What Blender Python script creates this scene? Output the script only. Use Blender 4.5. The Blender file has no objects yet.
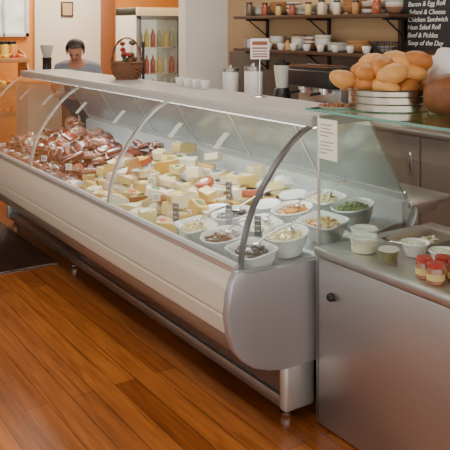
import bpy, bmesh, math, random
from mathutils import Vector, Matrix, noise, Euler
random.seed(11)
SC=bpy.context.scene
COL=SC.collection

# ---------------------------------------------------------------- materials
def _nt(name):
    m=bpy.data.materials.new(name); m.use_nodes=True
    nt=m.node_tree; b=nt.nodes['Principled BSDF']
    return m,nt,b
def mat(name,col,rough=.5,metal=0,var=.12,scale=8,bump=0,coat=0,stretch=None,ramp=None,emit=0,bscale=None,film=None,filmc=(.66,.64,.63)):
    m,nt,b=_nt(name)
    tc=nt.nodes.new('ShaderNodeTexCoord'); mp=nt.nodes.new('ShaderNodeMapping')
    nt.links.new(tc.outputs['Object'],mp.inputs['Vector'])
    if stretch: mp.inputs['Scale'].default_value=stretch
    n=nt.nodes.new('ShaderNodeTexNoise'); n.inputs['Scale'].default_value=scale; n.inputs['Detail'].default_value=4
    nt.links.new(mp.outputs[0],n.inputs['Vector'])
    mix=nt.nodes.new('ShaderNodeMix'); mix.data_type='RGBA'
    mix.inputs[6].default_value=(*[c*(1-var) for c in col],1)
    mix.inputs[7].default_value=(*[min(1,c*(1+var)) for c in col],1)
    nt.links.new(n.outputs['Fac'],mix.inputs[0])
    out=mix.outputs[2]
    if ramp:
        oi=nt.nodes.new('ShaderNodeObjectInfo'); cr=nt.nodes.new('ShaderNodeValToRGB')
        cr.color_ramp.interpolation='CONSTANT'
        el=cr.color_ramp.elements
        while len(el)>1: el.remove(el[0])
        el[0].position=0; el[0].color=(*ramp[0],1)
        for i,c in enumerate(ramp[1:]):
            e=el.new((i+1)/len(ramp)); e.color=(*c,1)
        nt.links.new(oi.outputs['Random'],cr.inputs[0])
        mu=nt.nodes.new('ShaderNodeMix'); mu.data_type='RGBA'; mu.blend_type='MULTIPLY'; mu.inputs[0].default_value=1
        nt.links.new(out,mu.inputs[6]); nt.links.new(cr.outputs[0],mu.inputs[7]); out=mu.outputs[2]
    if film:      # crinkled white film over the contents
        n2=nt.nodes.new('ShaderNodeTexNoise'); n2.inputs['Scale'].default_value=film[0]; n2.inputs['Detail'].default_value=6; n2.inputs['Distortion'].default_value=1.5
        nt.links.new(mp.outputs[0],n2.inputs['Vector'])
        mr=nt.nodes.new('ShaderNodeMapRange'); mr.inputs[1].default_value=film[1]; mr.inputs[2].default_value=film[1]+.12; nt.links.new(n2.outputs['Fac'],mr.inputs[0])
        f=nt.nodes.new('ShaderNodeMix'); f.data_type='RGBA'; nt.links.new(mr.outputs[0],f.inputs[0])
        nt.links.new(out,f.inputs[6]); f.inputs[7].default_value=(*filmc,1); out=f.outputs[2]
    nt.links.new(out,b.inputs['Base Color'])
    b.inputs['Roughness'].default_value=rough; b.inputs['Metallic'].default_value=metal
    b.inputs['Coat Weight'].default_value=coat; b.inputs['Coat Roughness'].default_value=.08
    if emit:
        nt.links.new(out,b.inputs['Emission Color']); b.inputs['Emission Strength'].default_value=emit
    if bump:
        bp=nt.nodes.new('ShaderNodeBump'); bp.inputs['Strength'].default_value=bump; bp.inputs['Distance'].default_value=.01
        src=n
        if bscale:
            src=nt.nodes.new('ShaderNodeTexNoise'); src.inputs['Scale'].default_value=bscale; nt.links.new(mp.outputs[0],src.inputs['Vector'])
        nt.links.new(src.outputs['Fac'],bp.inputs['Height']); nt.links.new(bp.outputs[0],b.inputs['Normal'])
    return m
def glassmat(name,tint=(.93,.97,.95),refl=.6,ior=1.5,rough=.01):
    # thin pane: clear transmission, Fresnel reflection on the outward faces only
    m=bpy.data.materials.new(name); m.use_nodes=True; nt=m.node_tree
    nt.nodes.remove(nt.nodes['Principled BSDF']); o=nt.nodes['Material Output']
    t=nt.nodes.new('ShaderNodeBsdfTransparent'); t.inputs[0].default_value=(*tint,1)
    g=nt.nodes.new('ShaderNodeBsdfGlossy'); g.inputs['Roughness'].default_value=rough; g.inputs['Color'].default_value=(1,1,1,1)
    f=nt.nodes.new('ShaderNodeFresnel'); f.inputs['IOR'].default_value=ior
    ge=nt.nodes.new('ShaderNodeNewGeometry')
    sb=nt.nodes.new('ShaderNodeMath'); sb.operation='SUBTRACT'; sb.inputs[0].default_value=1; nt.links.new(ge.outputs['Backfacing'],sb.inputs[1])
    mm=nt.nodes.new('ShaderNodeMath'); mm.operation='MULTIPLY'; mm.inputs[1].default_value=refl; mm.use_clamp=True
    m2=nt.nodes.new('ShaderNodeMath'); m2.operation='MULTIPLY'
    x=nt.nodes.new('ShaderNodeMixShader')
    nt.links.new(f.outputs[0],mm.inputs[0]); nt.links.new(mm.outputs[0],m2.inputs[0]); nt.links.new(sb.outputs[0],m2.inputs[1])
    nt.links.new(m2.outputs[0],x.inputs[0])
    nt.links.new(t.outputs[0],x.inputs[1]); nt.links.new(g.outputs[0],x.inputs[2]); nt.links.new(x.outputs[0],o.inputs[0])
    return m
def woodfloor(name,c1,c2,seam,rough=.28):
    m,nt,b=_nt(name)
    tc=nt.nodes.new('ShaderNodeTexCoord')
    br=nt.nodes.new('ShaderNodeTexBrick'); nt.links.new(tc.outputs['Object'],br.inputs['Vector'])
    br.inputs['Color1'].default_value=(*c1,1); br.inputs['Color2'].default_value=(*c2,1); br.inputs['Mortar'].default_value=(*seam,1)
    br.inputs['Scale'].default_value=1; br.inputs['Brick Width'].default_value=2.3; br.inputs['Row Height'].default_value=.105
    br.inputs['Mortar Size'].default_value=.0018; br.inputs['Mortar Smooth'].default_value=.3; br.inputs['Bias'].default_value=0; br.offset=.37
    mp=nt.nodes.new('ShaderNodeMapping'); mp.inputs['Scale'].default_value=(1.2,18,1); nt.links.new(tc.outputs['Object'],mp.inputs['Vector'])
    n=nt.nodes.new('ShaderNodeTexNoise'); n.inputs['Scale'].default_value=2.2; n.inputs['Detail'].default_value=6; n.inputs['Distortion'].default_value=.6
    nt.links.new(mp.outputs[0],n.inputs['Vector'])
    cr=nt.nodes.new('ShaderNodeValToRGB'); cr.color_ramp.elements[0].position=.3; cr.color_ramp.elements[0].color=(.52,.44,.38,1)
    cr.color_ramp.elements[1].position=.7; cr.color_ramp.elements[1].color=(1.2,1.12,1.05,1)
    nt.links.new(n.outputs['Fac'],cr.inputs[0])
    mu=nt.nodes.new('ShaderNodeMix'); mu.data_type='RGBA'; mu.blend_type='MULTIPLY'; mu.inputs[0].default_value=.85
    nt.links.new(br.outputs['Color'],mu.inputs[6]); nt.links.new(cr.outputs[0],mu.inputs[7])
    nt.links.new(mu.outputs[2],b.inputs['Base Color'])
    b.inputs['Roughness'].default_value=rough; b.inputs['Specular IOR Level'].default_value=.5
    bp=nt.nodes.new('ShaderNodeBump'); bp.inputs['Strength'].default_value=.25; bp.inputs['Distance'].default_value=.003; bp.invert=True
    nt.links.new(br.outputs['Fac'],bp.inputs['Height']); nt.links.new(bp.outputs[0],b.inputs['Normal'])
    return m

M_floor=woodfloor('oak_floorboards',(.44,.150,.034),(.24,.068,.015),(.04,.010,.004),.28)
M_dark=mat('dark_vinyl',(.045,.024,.018),.25,var=.3)
M_cream=mat('cream_paint',(.82,.74,.60),.6,var=.03)
M_white=mat('white_paint',(.80,.77,.72),.55,var=.03)
M_ceil=mat('ceiling_paint',(.34,.32,.30),.8,var=.03)
M_orange=mat('ochre_paint',(.74,.27,.05),.6,var=.06)
M_tan=mat('tan_paint',(.55,.37,.20),.6,var=.05)
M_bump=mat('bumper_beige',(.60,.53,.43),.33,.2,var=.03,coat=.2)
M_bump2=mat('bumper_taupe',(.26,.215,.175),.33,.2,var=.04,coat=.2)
M_rail=mat('aluminium_rail',(.64,.63,.61),.3,.7,var=.04)
M_silver=mat('silver_plastic',(.42,.42,.44),.34,.6,var=.05,scale=3)
M_fr=mat('dark_frame_metal',(.22,.22,.23),.3,.8,var=.05)
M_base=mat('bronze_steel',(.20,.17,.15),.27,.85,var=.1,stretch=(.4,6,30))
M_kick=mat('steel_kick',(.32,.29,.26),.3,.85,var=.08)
M_steel=mat('brushed_steel',(.50,.485,.47),.33,.92,var=.09,stretch=(.6,.6,45),scale=6)
M_chrome=mat('chrome',(.8,.8,.8),.12,1,var=.02)
M_inner=mat('white_liner',(.60,.63,.63),.4,var=.02)
M_top=mat('case_top_laminate',(.42,.405,.39),.35,var=.04,coat=.1)
M_black=mat('black_plastic',(.012,.012,.014),.4,var=.2)
M_glass=glassmat('clear_glass',(.97,.99,.985),2.6,rough=.02)
M_glassu=glassmat('counter_glass',(.95,.98,.97),1.6)
M_glasss=glassmat('shelf_glass',(.62,.80,.72),1.2)
M_edge=mat('green_glass_edge',(.16,.36,.30),.15,var=.1,coat=.6)
M_rear=mat('rear_door_panel',(.34,.39,.40),.2,.25,var=.05,coat=.5)
M_cer=mat('white_ceramic',(.82,.81,.78),.25,var=.02,coat=.3)
M_cer2=mat('mixed_ceramic',(1,1,1),.3,var=.04,coat=.3,ramp=[(.82,.81,.78),(.82,.81,.78),(.70,.62,.48),(.82,.81,.78),(.30,.16,.09),(.82,.81,.78),(.5,.52,.50)])
M_wood=mat('dark_shelf_wood',(.065,.028,.014),.45,var=.25,stretch=(1,8,8))
M_cab=mat('grey_cabinet',(.16,.13,.11),.45,var=.1)
M_lwood=mat('light_wood',(.46,.23,.09),.45,var=.2,stretch=(1,8,8))
M_paper=mat('paper',(.84,.81,.75),.8,var=.03)
M_ink=mat('ink',(.20,.10,.07),.7,var=.1)
M_chalk=mat('chalk',(.70,.69,.66),.9,var=.25,scale=60)
M_board=mat('chalkboard_slate',(.012,.011,.013),.75,var=.4,scale=4)
M_bread=mat('bread_crust',(.66,.31,.08),.6,var=.45,scale=13,bump=.4,bscale=40,ramp=[(1,1,1),(.82,.66,.5),(1.1,1.15,1.3),(.66,.5,.36)])
M_bread2=mat('dark_crust',(.20,.07,.022),.6,var=.55,scale=16,bump=.6,bscale=30)
M_lid=mat('red_lid',(.50,.025,.02),.3,var=.1,coat=.3)

# ---------------------------------------------------------------- mesh builders
def fin(name,bm,m,smooth=True,ang=35):
    bmesh.ops.recalc_face_normals(bm,faces=bm.faces)
    if smooth:
        for f in bm.faces: f.smooth=True
        for e in bm.edges:
            if len(e.link_faces)==2 and e.calc_face_angle(0)>math.radians(ang): e.smooth=False
    me=bpy.data.meshes.new(name); bm.to_mesh(me); bm.free()
    if m: me.materials.append(m)
    return me
def m_box(x0,x1,y0,y1,z0,z1,m,bev=.004,seg=2):
    bm=bmesh.new(); bmesh.ops.create_cube(bm,size=1)
    for v in bm.verts:
        v.co=Vector(((x0+x1)/2+v.co.x*(x1-x0),(y0+y1)/2+v.co.y*(y1-y0),(z0+z1)/2+v.co.z*(z1-z0)))
    if bev:
        bev=min(bev,.4*min(abs(x1-x0),abs(y1-y0),abs(z1-z0)))
        bmesh.ops.bevel(bm,geom=bm.edges[:],offset=bev,segments=seg,affect='EDGES',profile=.5)
    return fin('box',bm,m)
def m_prof(pts,x0,x1,m,bev=0):
    bm=bmesh.new()
    a=[bm.verts.new((x0,p[0],p[1])) for p in pts]; b=[bm.verts.new((x1,p[0],p[1])) for p in pts]
    n=len(pts)
    for i in range(n): bm.faces.new((a[i],a[(i+1)%n],b[(i+1)%n],b[i]))
    fa=bm.faces.new(a); fb=bm.faces.new(b)
    if bev:
        ed=list(set(fa.edges[:]+fb.edges[:]))
        bmesh.ops.bevel(bm,geom=ed,offset=bev,segments=3,affect='EDGES',profile=.5)
    return fin('prof',bm,m,ang=30)
def offset_strip(pts,t):
    out=[]
    for i,p in enumerate(pts):
        a=pts[max(i-1,0)]; b=pts[min(i+1,len(pts)-1)]
        d=Vector((b[0]-a[0],b[1]-a[1])).normalized(); nrm=Vector((-d.y,d.x))
        out.append((p[0]+nrm.x*t,p[1]+nrm.y*t))
    return out
def m_strip(pts,x0,x1,t,m):
    o=offset_strip(pts,t)
    bm=bmesh.new(); rows=[]
    for x in (x0,x1):
        rows.append(([bm.verts.new((x,*p)) for p in pts],[bm.verts.new((x,*p)) for p in o]))
    n=len(pts)
    for i in range(n-1):
        bm.faces.new((rows[0][0][i],rows[0][0][i+1],rows[1][0][i+1],rows[1][0][i]))
        bm.faces.new((rows[0][1][i],rows[0][1][i+1],rows[1][1][i+1],rows[1][1][i]))
        for r in rows: bm.faces.new((r[0][i],r[0][i+1],r[1][i+1],r[1][i]))
    for i in (0,n-1): bm.faces.new((rows[0][0][i],rows[0][1][i],rows[1][1][i],rows[1][0][i]))
    return fin('strip',bm,m,ang=40)
def m_lathe(prof,m,seg=28,sx=1,sy=1,ang=40,sq=0):
    bm=bmesh.new(); rings=[]
    def pt(r,a,z):
        c,s=math.cos(a),math.sin(a)
        if sq:
            k=(abs(c)**sq+abs(s)**sq)**(-1/sq); c*=k; s*=k
        return (r*sx*c,r*sy*s,z)
    for r,z in prof:
        if r<1e-5: rings.append([bm.verts.new((0,0,z))])
        else: rings.append([bm.verts.new(pt(r,2*math.pi*i/seg,z)) for i in range(seg)])
    for A,B in zip(rings,rings[1:]):
        if len(A)==1 and len(B)==1: continue
        for i in range(seg):
            j=(i+1)%seg
            if len(A)==1: bm.faces.new((A[0],B[i],B[j]))
            elif len(B)==1: bm.faces.new((A[i],A[j],B[0]))
            else: bm.faces.new((A[i],A[j],B[j],B[i]))
    return fin('lathe',bm,m,ang=ang)
def m_tube(pts,r,m,seg=8,closed=False):
    bm=bmesh.new(); P=[Vector(p) for p in pts]; n=len(P); rings=[]
    up=Vector((0,0,1))
    for i in range(n):
        if closed: d=(P[(i+1)%n]-P[i-1]).normalized()
        else: d=(P[min(i+1,n-1)]-P[max(i-1,0)]).normalized()
        u=up if abs(d.dot(up))<.95 else Vector((1,0,0))
        a=d.cross(u).normalized(); b=d.cross(a).normalized()
        rr=r[i] if isinstance(r,(list,tuple)) else r
        rings.append([bm.verts.new(P[i]+(a*math.cos(2*math.pi*k/seg)+b*math.sin(2*math.pi*k/seg))*rr) for k in range(seg)])
    for i in range(n if closed else n-1):
        A=rings[i];B=rings[(i+1)%n]
        for k in range(seg): bm.faces.new((A[k],A[(k+1)%seg],B[(k+1)%seg],B[k]))
    if not closed:
        bm.faces.new(rings[0]); bm.faces.new(rings[-1])
    return fin('tube',bm,m,ang=60)
def m_blob(rx,ry,rz,m,amp=.1,fr=3,seed=0,flat=None,sub=3,z0=0,slash=0):
    bm=bmesh.new(); bmesh.ops.create_icosphere(bm,subdivisions=sub,radius=1)
    for v in bm.verts:
        d=1+amp*noise.noise(v.co*fr+Vector((seed*7.1,seed*3.3,0)))
        if slash and v.co.z>0: d-=slash*math.exp(-(v.co.y/.13)**2)*max(0,1-abs(v.co.x)*1.1)
        c=v.co*d
        if flat is not None: c.z=max(c.z,flat)
        v.co=Vector((c.x*rx,c.y*ry,c.z*rz+z0))
    return fin('blob',bm,m,ang=60)
def m_join(lst):
    bm=bmesh.new(); mats=[]
    for me,mx in lst:
        b2=bmesh.new(); b2.from_mesh(me)
        if mx is not None: bmesh.ops.transform(b2,matrix=mx,verts=b2.verts)
        idx=[]
        for mm in me.materials:
            if mm not in mats: mats.append(mm)
            idx.append(mats.index(mm))
        for f in b2.faces: f.material_index=idx[f.material_index] if idx else 0
        t=bpy.data.meshes.new('t'); b2.to_mesh(t); b2.free(); bm.from_mesh(t); bpy.data.meshes.remove(t)
    me=bpy.data.meshes.new('join'); bm.to_mesh(me); bm.free()
    for mm in mats: me.materials.append(mm)
    return me
def T(x=0,y=0,z=0,rx=0,ry=0,rz=0,s=1):
    return Matrix.Translation((x,y,z))@Euler((rx,ry,rz)).to_matrix().to_4x4()@Matrix.Scale(s,4)

# ---------------------------------------------------------------- object helpers
WL={}
def add(name,me,parent=None,loc=(0,0,0),rot=(0,0,0),scale=1,label=None,category=None,group=None,kind=None):
    o=bpy.data.objects.new(name,me); COL.objects.link(o)
    o.location=loc; o.rotation_euler=rot; o.scale=(scale,)*3 if not isinstance(scale,(tuple,list)) else scale
    if parent: o.parent=parent
    if label: o['label']=label
    if category and not parent: o['category']=category
    if group: o['group']=group
    if kind: o['kind']=kind
    return o
def anchor(name,loc,label,category,group=None):
    o=add(name,None,loc=loc,label=label,category=category,group=group); o.empty_display_size=.05
    WL[o.name]=Vector(loc); return o
def part(name,me,parent,label=None):
    base=WL.get(parent.name,Vector((0,0,0)))
    o=add(name,me,parent=parent,loc=-base,label=label)
    WL[o.name]=Vector((0,0,0)); return o
def spawn(name,root,parts,loc,rot=(0,0,0),scale=1,label='',category='',group=None,kind=None):
    o=add(name,root,loc=loc,rot=rot,scale=scale,label=label,category=category,group=group,kind=kind)
    if root is None: o.empty_display_size=.03
    for p in parts:
        q=add(p[0],p[1],parent=o,label=p[2] if len(p)>2 else None)
        if len(p)>3:
            for s in p[3]: add(s[0],s[1],parent=q)
    return o
def struct(name,me):
    o=add(name,me,kind='structure'); return o

# ---------------------------------------------------------------- camera
cam=bpy.data.cameras.new('camera'); co=bpy.data.objects.new('camera',cam); COL.objects.link(co)
cam.sensor_width=36; cam.sensor_fit='HORIZONTAL'; cam.lens=36*750/450; cam.shift_y=-200/450
co.location=(0,0,1.65); fwd=Vector((-.8353,.5498,0))
co.rotation_euler=fwd.to_track_quat('-Z','Y').to_euler(); cam.clip_start=.05
SC.camera=co

# ---------------------------------------------------------------- room
struct('floor',m_box(-10,3,-3,7,-.05,0,M_floor,0))
add('floor_covering',m_box(-9.45,-4.97,-2.88,1.88,.0005,.006,M_dark,.002),label='dark vinyl floor covering beside the end of the display case',category='floor covering')
add('threshold_strip',m_box(-4.975,-4.935,-2.88,1.88,.0005,.009,M_chrome,.003),label='narrow metal threshold strip between wooden boards and dark flooring',category='threshold')
struct('ceiling',m_box(-10,3,-3,7,2.9,2.95,M_ceil,0))
struct('wall_back',m_box(-6.95,3,4.61,4.7,0,2.9,M_tan,0))
struct('wall_partition',m_box(-7.1,-6.95,4.07,7,0,2.9,M_white,0))
struct('wall_left',m_box(-9.6,-9.5,-3,7,0,2.9,M_orange,0))
struct('wall_end',m_box(-9.5,-7.1,6.9,7,0,2.9,M_orange,0))
struct('baseboard_left',m_box(-9.5,-9.48,-3,6.9,0,.12,M_white,.003))
struct('wall_front',m_join([(m_box(-10,3,-3,-2.9,0,.7,M_white,0),None),(m_box(-10,3,-3,-2.9,2.6,2.9,M_white,0),None)]+
  [(m_box(x,x+.12,-3,-2.9,.7,2.6,M_white,0),None) for x in (-10,-8,-6,-4,-2,0,2)]))
for i in range(4):
    xa=-9.86+2*i
    slats=[(m_box(xa,xa+1.84,-2.88,-2.84,z,z+.045,M_cab,0),None) for z in [.75+.095*j for j in range(20)]]
    add('window_blind',m_join(slats),label='dark horizontal slat blind hanging in the shop window',category='blind',group='slat blinds in the shop windows')
struct('trim_1',m_box(-9.5,-9.46,3.28,4.2,0,2.9,M_cream,.004))
struct('door_1',m_box(-9.5,-9.44,4.2,4.40,0,2.3,mat('door_frame_brown',(.30,.11,.04),.5),.01))
w1=anchor('window_1',(-9.45,2.85,1.6),'w','w'); del w1['category']; del w1['label']; w1['kind']='structure'
part('window_frame',m_join([(m_box(-9.5,-9.44,2.55,2.6,1.5,2.3,M_white,.005),None),(m_box(-9.5,-9.44,3.15,3.2,1.5,2.3,M_white,.005),None),(m_box(-9.5,-9.44,2.55,3.2,1.5,1.55,M_white,.005),None),(m_box(-9.5,-9.44,2.86,2.89,1.5,2.3,M_white,.005),None)]),w1)
part('window_pane',m_box(-9.49,-9.47,2.6,3.15,1.55,2.3,mat('garden_view_glass',(.70,.78,.60),.15,emit=1.1,var=.6,scale=7),0),w1)

# tall glass-door fridge
FX0,FX1,FY0,FY1,FZ=-8.62,-8.0,4.03,4.63,1.86
M_fridge=mat('fridge_white',(.80,.75,.66),.35,var=.03,coat=.3)
M_fin=mat('fridge_liner',(.84,.78,.66),.4,emit=.5,var=.03)
fg=anchor('drinks_fridge',(-8.3,4.33,0),'tall drinks fridge with dark-framed glass door and lit interior','fridge')
part('body',m_join([(m_box(FX0,FX1-.05,FY0,FY0+.04,0,FZ,M_fridge,.006),None),(m_box(FX0,FX1-.05,FY1-.04,FY1,0,FZ,M_fridge,.006),None),(m_box(FX0,FX1-.05,FY0,FY1,FZ-.10,FZ,M_fridge,.006),None),(m_box(FX0,FX1-.05,FY0,FY1,0,.18,M_fridge,.006),None),(m_box(FX0,FX0+.03,FY0+.02,FY1-.02,.1,FZ-.05,M_fin,0),None)]),fg)
fd=part('door',m_join([(m_box(FX1-.048,FX1,FY0,FY0+.045,.12,FZ-.10,M_fr,.005),None),(m_box(FX1-.048,FX1,FY1-.045,FY1,.12,FZ-.10,M_fr,.005),None),(m_box(FX1-.048,FX1,FY0,FY1,FZ-.145,FZ-.10,M_fr,.005),None),(m_box(FX1-.048,FX1,FY0,FY1,.12,.18,M_fr,.005),None)]),fg,'dark metal-framed glass door')
part('door_glass',m_box(FX1-.03,FX1-.022,FY0+.04,FY1-.04,.17,FZ-.14,M_glassu,0),fd)
part('handle',m_box(FX1,FX1+.03,FY0+.05,FY0+.075,.9,1.45,M_black,.006),fd)
part('header_panel',m_box(FX1-.048,FX1-.002,FY0,FY1,FZ-.098,FZ,mat('fridge_header',(.80,.58,.32),.4,emit=.5),.004),fg)
for z in (.45,.75,1.05,1.37):
    part('shelf',m_box(FX0+.03,FX1-.06,FY0+.04,FY1-.04,z,z+.012,M_chrome,.002),fg)
M_bot=mat('drink_bottle',(1,1,1),.12,coat=.8,ramp=[(.85,.45,.10),(.75,.70,.55),(.55,.10,.05),(.85,.65,.15),(.45,.42,.25),(.8,.78,.72)])
bt=m_lathe([(0,0),(.03,0),(.033,.005),(.033,.13),(.028,.155),(.013,.19),(.012,.21),(0,.21)],M_bot,16)
btc=m_lathe([(0,.21),(.015,.21),(.015,.23),(0,.23)],M_cer,12)
for z in (.762,1.062,1.382):
    for j in range(6):
        spawn('drink_bottle',bt,[('cap',btc)],(FX1-.11,FY0+.085+.086*j,z),(0,0,0),1,'small drink bottle standing on a fridge shelf','bottle','drink bottles in the fridge')

# ---------------------------------------------------------------- display case
X1=-2.44; X0=-6.19; PL=1.25
curve=[(1.68,.675),(1.684,.73),(1.693,.785),(1.713,.855),(1.742,.925),(1.79,1.0),(1.85,1.077),(1.90,1.132),(1.955,1.18),(2.0,1.209),(2.047,1.232)]
case=anchor('refrigerated_display_case',(-4.3,2.2,0),'long curved-glass refrigerated deli case with beige bumper and bronze steel base','display case')
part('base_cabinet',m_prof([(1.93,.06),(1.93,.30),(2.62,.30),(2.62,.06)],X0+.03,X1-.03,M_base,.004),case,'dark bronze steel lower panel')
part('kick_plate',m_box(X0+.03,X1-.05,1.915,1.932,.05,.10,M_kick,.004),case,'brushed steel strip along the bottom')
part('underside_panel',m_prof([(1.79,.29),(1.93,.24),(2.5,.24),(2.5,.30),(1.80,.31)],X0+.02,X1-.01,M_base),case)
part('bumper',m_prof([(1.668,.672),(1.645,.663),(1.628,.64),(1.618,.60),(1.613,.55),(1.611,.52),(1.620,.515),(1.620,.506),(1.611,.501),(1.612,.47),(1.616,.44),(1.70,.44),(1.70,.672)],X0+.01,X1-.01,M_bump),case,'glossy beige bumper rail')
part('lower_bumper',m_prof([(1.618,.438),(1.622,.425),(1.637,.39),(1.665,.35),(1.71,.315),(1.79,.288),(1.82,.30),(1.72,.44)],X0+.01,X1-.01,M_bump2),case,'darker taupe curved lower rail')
part('glass_rail',m_prof([(1.655,.672),(1.652,.695),(1.67,.702),(1.70,.695),(1.70,.66)],X0+.01,X1-.01,M_rail),case,'aluminium rail holding the glass')
dprof=[(1.645,.685),(1.622,.645),(1.607,.59),(1.602,.52),(1.608,.45),(1.632,.38),(1.672,.33),(1.73,.288),(1.80,.262),(1.88,.250),(2.62,.245),(2.66,.60),(2.66,.80),(2.60,.66),(1.72,.66),(1.68,.685)]
part('end_panel',m_prof(dprof,X1-.012,X1+.028,M_silver,.008),case,'silver-grey rounded end cap')
part('end_panel',m_prof(dprof,X0-.028,X0+.012,M_silver,.008),case,'silver-grey rounded end cap')
for xx in (X1-.045,X0+.0):
    part('corner_post',m_box(xx,xx+.05,1.90,2.06,.05,.258,M_rail,.016,3),case,'silver corner post below the end cap')
foot=[(0,0),(.022,0),(.026,.006),(.026,.022),(.012,.03),(.012,.06),(0,.06)]
for yy in (1.955,2.5):
    for xx in (X1-.06,-4.82,X0+.1):
        part('levelling_foot',m_join([(m_lathe(foot,M_chrome,16),T(xx,yy,0))]),case,'chrome foot')
part('deck',m_prof([(1.70,.66),(1.72,.60),(2.55,.733),(2.62,.733),(2.62,.30),(1.80,.31),(1.70,.44)],X0+.02,X1-.014,M_inner),case,'white food deck inside the case')
part('inner_back',m_prof([(2.60,.73),(2.60,.83),(2.66,.83),(2.66,.30),(2.62,.30)],X0+.02,X1-.014,M_inner),case)
for i in range(3):
    a=X1-PL*(i+1); part('front_glass',m_strip(curve,a+.012,a+PL-.012,.006,M_glass),case,'curved front pane')
strip=[(p[0]-.003,p[1]) for p in curve]
for i,x in enumerate((X1-.006,X1-PL,X1-2*PL,X0+.006)):
    w_=.012 if i==0 else .013
    part('glass_frame',m_strip(strip,x-w_,x+w_,-.014,M_rail if i else M_fr),case,'slim curved metal frame between panes')
eg=[(1.695,.68)]+[(p[0]+.012,p[1]-.004) for p in curve[1:]]+[(2.40,1.232),(2.64,.83),(2.6,.68)]
part('end_glass',m_prof(eg,X1-.004,X1+.004,M_glassu),case,'flat glass end pane')
part('end_glass',m_prof(eg,X0-.004,X0+.004,M_glassu),case,'flat glass end pane')
part('case_top',m_prof([(2.03,1.222),(2.022,1.255),(2.035,1.268),(2.42,1.268),(2.43,1.25),(2.42,1.225)],X0-.02,X1+.02,M_top,.004),case,'grey laminate top ledge')
for i in range(6):
    a=X0+.02+i*(X1-X0-.04)/6; b=a+(X1-X0-.04)/6
    q=part('rear_door',m_prof([(2.40,1.22),(2.63,.84),(2.64,.845),(2.41,1.225)],a+.01,b-.01,M_rear),case,'sloping rear sliding door')
    part('door_frame',m_join([(m_prof([(2.395,1.225),(2.628,.83),(2.648,.84),(2.415,1.23)],a-.004,a+.014,M_rail),None),(m_prof([(2.61,.86),(2.628,.83),(2.648,.84),(2.63,.87)],a,b,M_rail),None),(m_prof([(2.395,1.225),(2.412,1.195),(2.43,1.2),(2.415,1.23)],a,b,M_rail),None)]),q)
part('rear_worktop',m_box(X0,X1,2.64,2.93,.795,.825,M_steel,.006),case,'stainless rear worktop')
for x in (X0+.05,-4.3,X1-.1):
    part('worktop_bracket',m_box(x,x+.03,2.64,2.9,.74,.795,M_steel,.004),case)
M_tube=mat('lamp_tube',(1,.99,.97),.4,emit=4,var=0)
part('lamp_tube',m_tube([(X0+.08,2.13,1.208),(X1-.08,2.13,1.208)],.011,M_tube,10),case,'glowing tube lamp under the top ledge')
for xc in (-5.4,-4.3,-3.2):
    l=bpy.data.lights.new('case_lamp','AREA'); l.shape='RECTANGLE'; l.size=1.15; l.size_y=.06; l.energy=8; l.color=(1,.98,.95)
    lo=bpy.data.objects.new('case_lamp',l); COL.objects.link(lo); lo.location=(xc,2.13,1.19)
    lo.rotation_euler=(math.radians(-6),0,0)
seg_=[(1.868,1.082),(1.905,1.122),(1.935,1.150)]
seg_=[(p[0]+.003,p[1]-.005) for p in seg_]
for x in (-2.95,-3.38,-4.05,-4.62,-5.25,-5.75):
    pn=anchor('paper_label',(x+.025,1.905,1.12),'small white handwritten paper label taped inside the curved glass','paper label','paper labels inside the curved glass')
    part('sheet',m_strip(seg_,x,x+.045,-.0012,M_paper),pn)

# ---------------------------------------------------------------- food in case
def deckz(y): return .603+(y-1.72)*.16
bprof=[(0,0),(.045,0),(.055,.004),(.078,.05),(.088,.082),(.093,.086),(.090,.090),(.084,.084),(.072,.05),(.05,.014),(0,.012)]
bowl=m_lathe(bprof,M_cer,32)
dish=m_lathe(bprof,M_cer,40,1.12,.85,40,5)
def salad(m,seed,ch=(.011,.006)):
    rnd=random.Random(seed); L=[(m_lathe([(0,.088),(.035,.085),(.06,.075),(.074,.060),(.068,.05),(0,.05)],m,20),None)]
    base=m_blob(ch[0],ch[0]*.8,ch[1],m,.2,2,seed,sub=1)
    for i in range(70):
        a=rnd.uniform(0,6.28); r=.07*math.sqrt(rnd.random())
        z=.086-.02*(r/.07)**2
        L.append((base,T(r*math.cos(a),r*math.sin(a),z+rnd.uniform(-.002,.006),rnd.uniform(-1,1),rnd.uniform(-1,1),rnd.uniform(0,6),rnd.uniform(.7,1.3))))
    return m_join(L)
scol=[('pale creamy coleslaw',(.70,.58,.30)),('dark marinated olives',(.06,.04,.022)),('roasted pepper salad',(.36,.09,.03)),('green herb salad',(.13,.17,.04)),('golden grain salad',(.52,.31,.08)),('creamy white dip',(.75,.70,.54)),('brown mushroom salad',(.18,.09,.035)),('carrot salad',(.52,.23,.05))]
sal=[(n,salad(mat('salad_'+n.split()[-1]+str(i),c,.35,var=.45,scale=40,coat=.3),i)) for i,(n,c) in enumerate(scol)]
M_sp=mat('spoon_steel',(.75,.75,.74),.2,1,var=.02)
M_tub=mat('cream_plastic_tub',(.78,.70,.50),.35,var=.05,coat=.2)
M_clearlid=mat('translucent_lid',(.68,.68,.62),.2,var=.05,coat=.5)
tub=m_lathe([(0,0),(.045,0),(.05,.004),(.056,.05),(.058,.052),(.058,.056),(0,.056)],M_tub,28)
tlid=m_lathe([(0,.057),(.058,.057),(.061,.058),(.061,.066),(.055,.068),(.05,.064),(0,.064)],M_clearlid,28)
wtub=m_lathe([(0,0),(.055,0),(.06,.004),(.068,.07),(.07,.072),(.07,.076),(0,.076)],M_cer,28)
wlid=m_lathe([(0,.077),(.070,.077),(.073,.078),(.073,.086),(.067,.088),(.06,.084),(0,.084)],M_cer,28)
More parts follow.
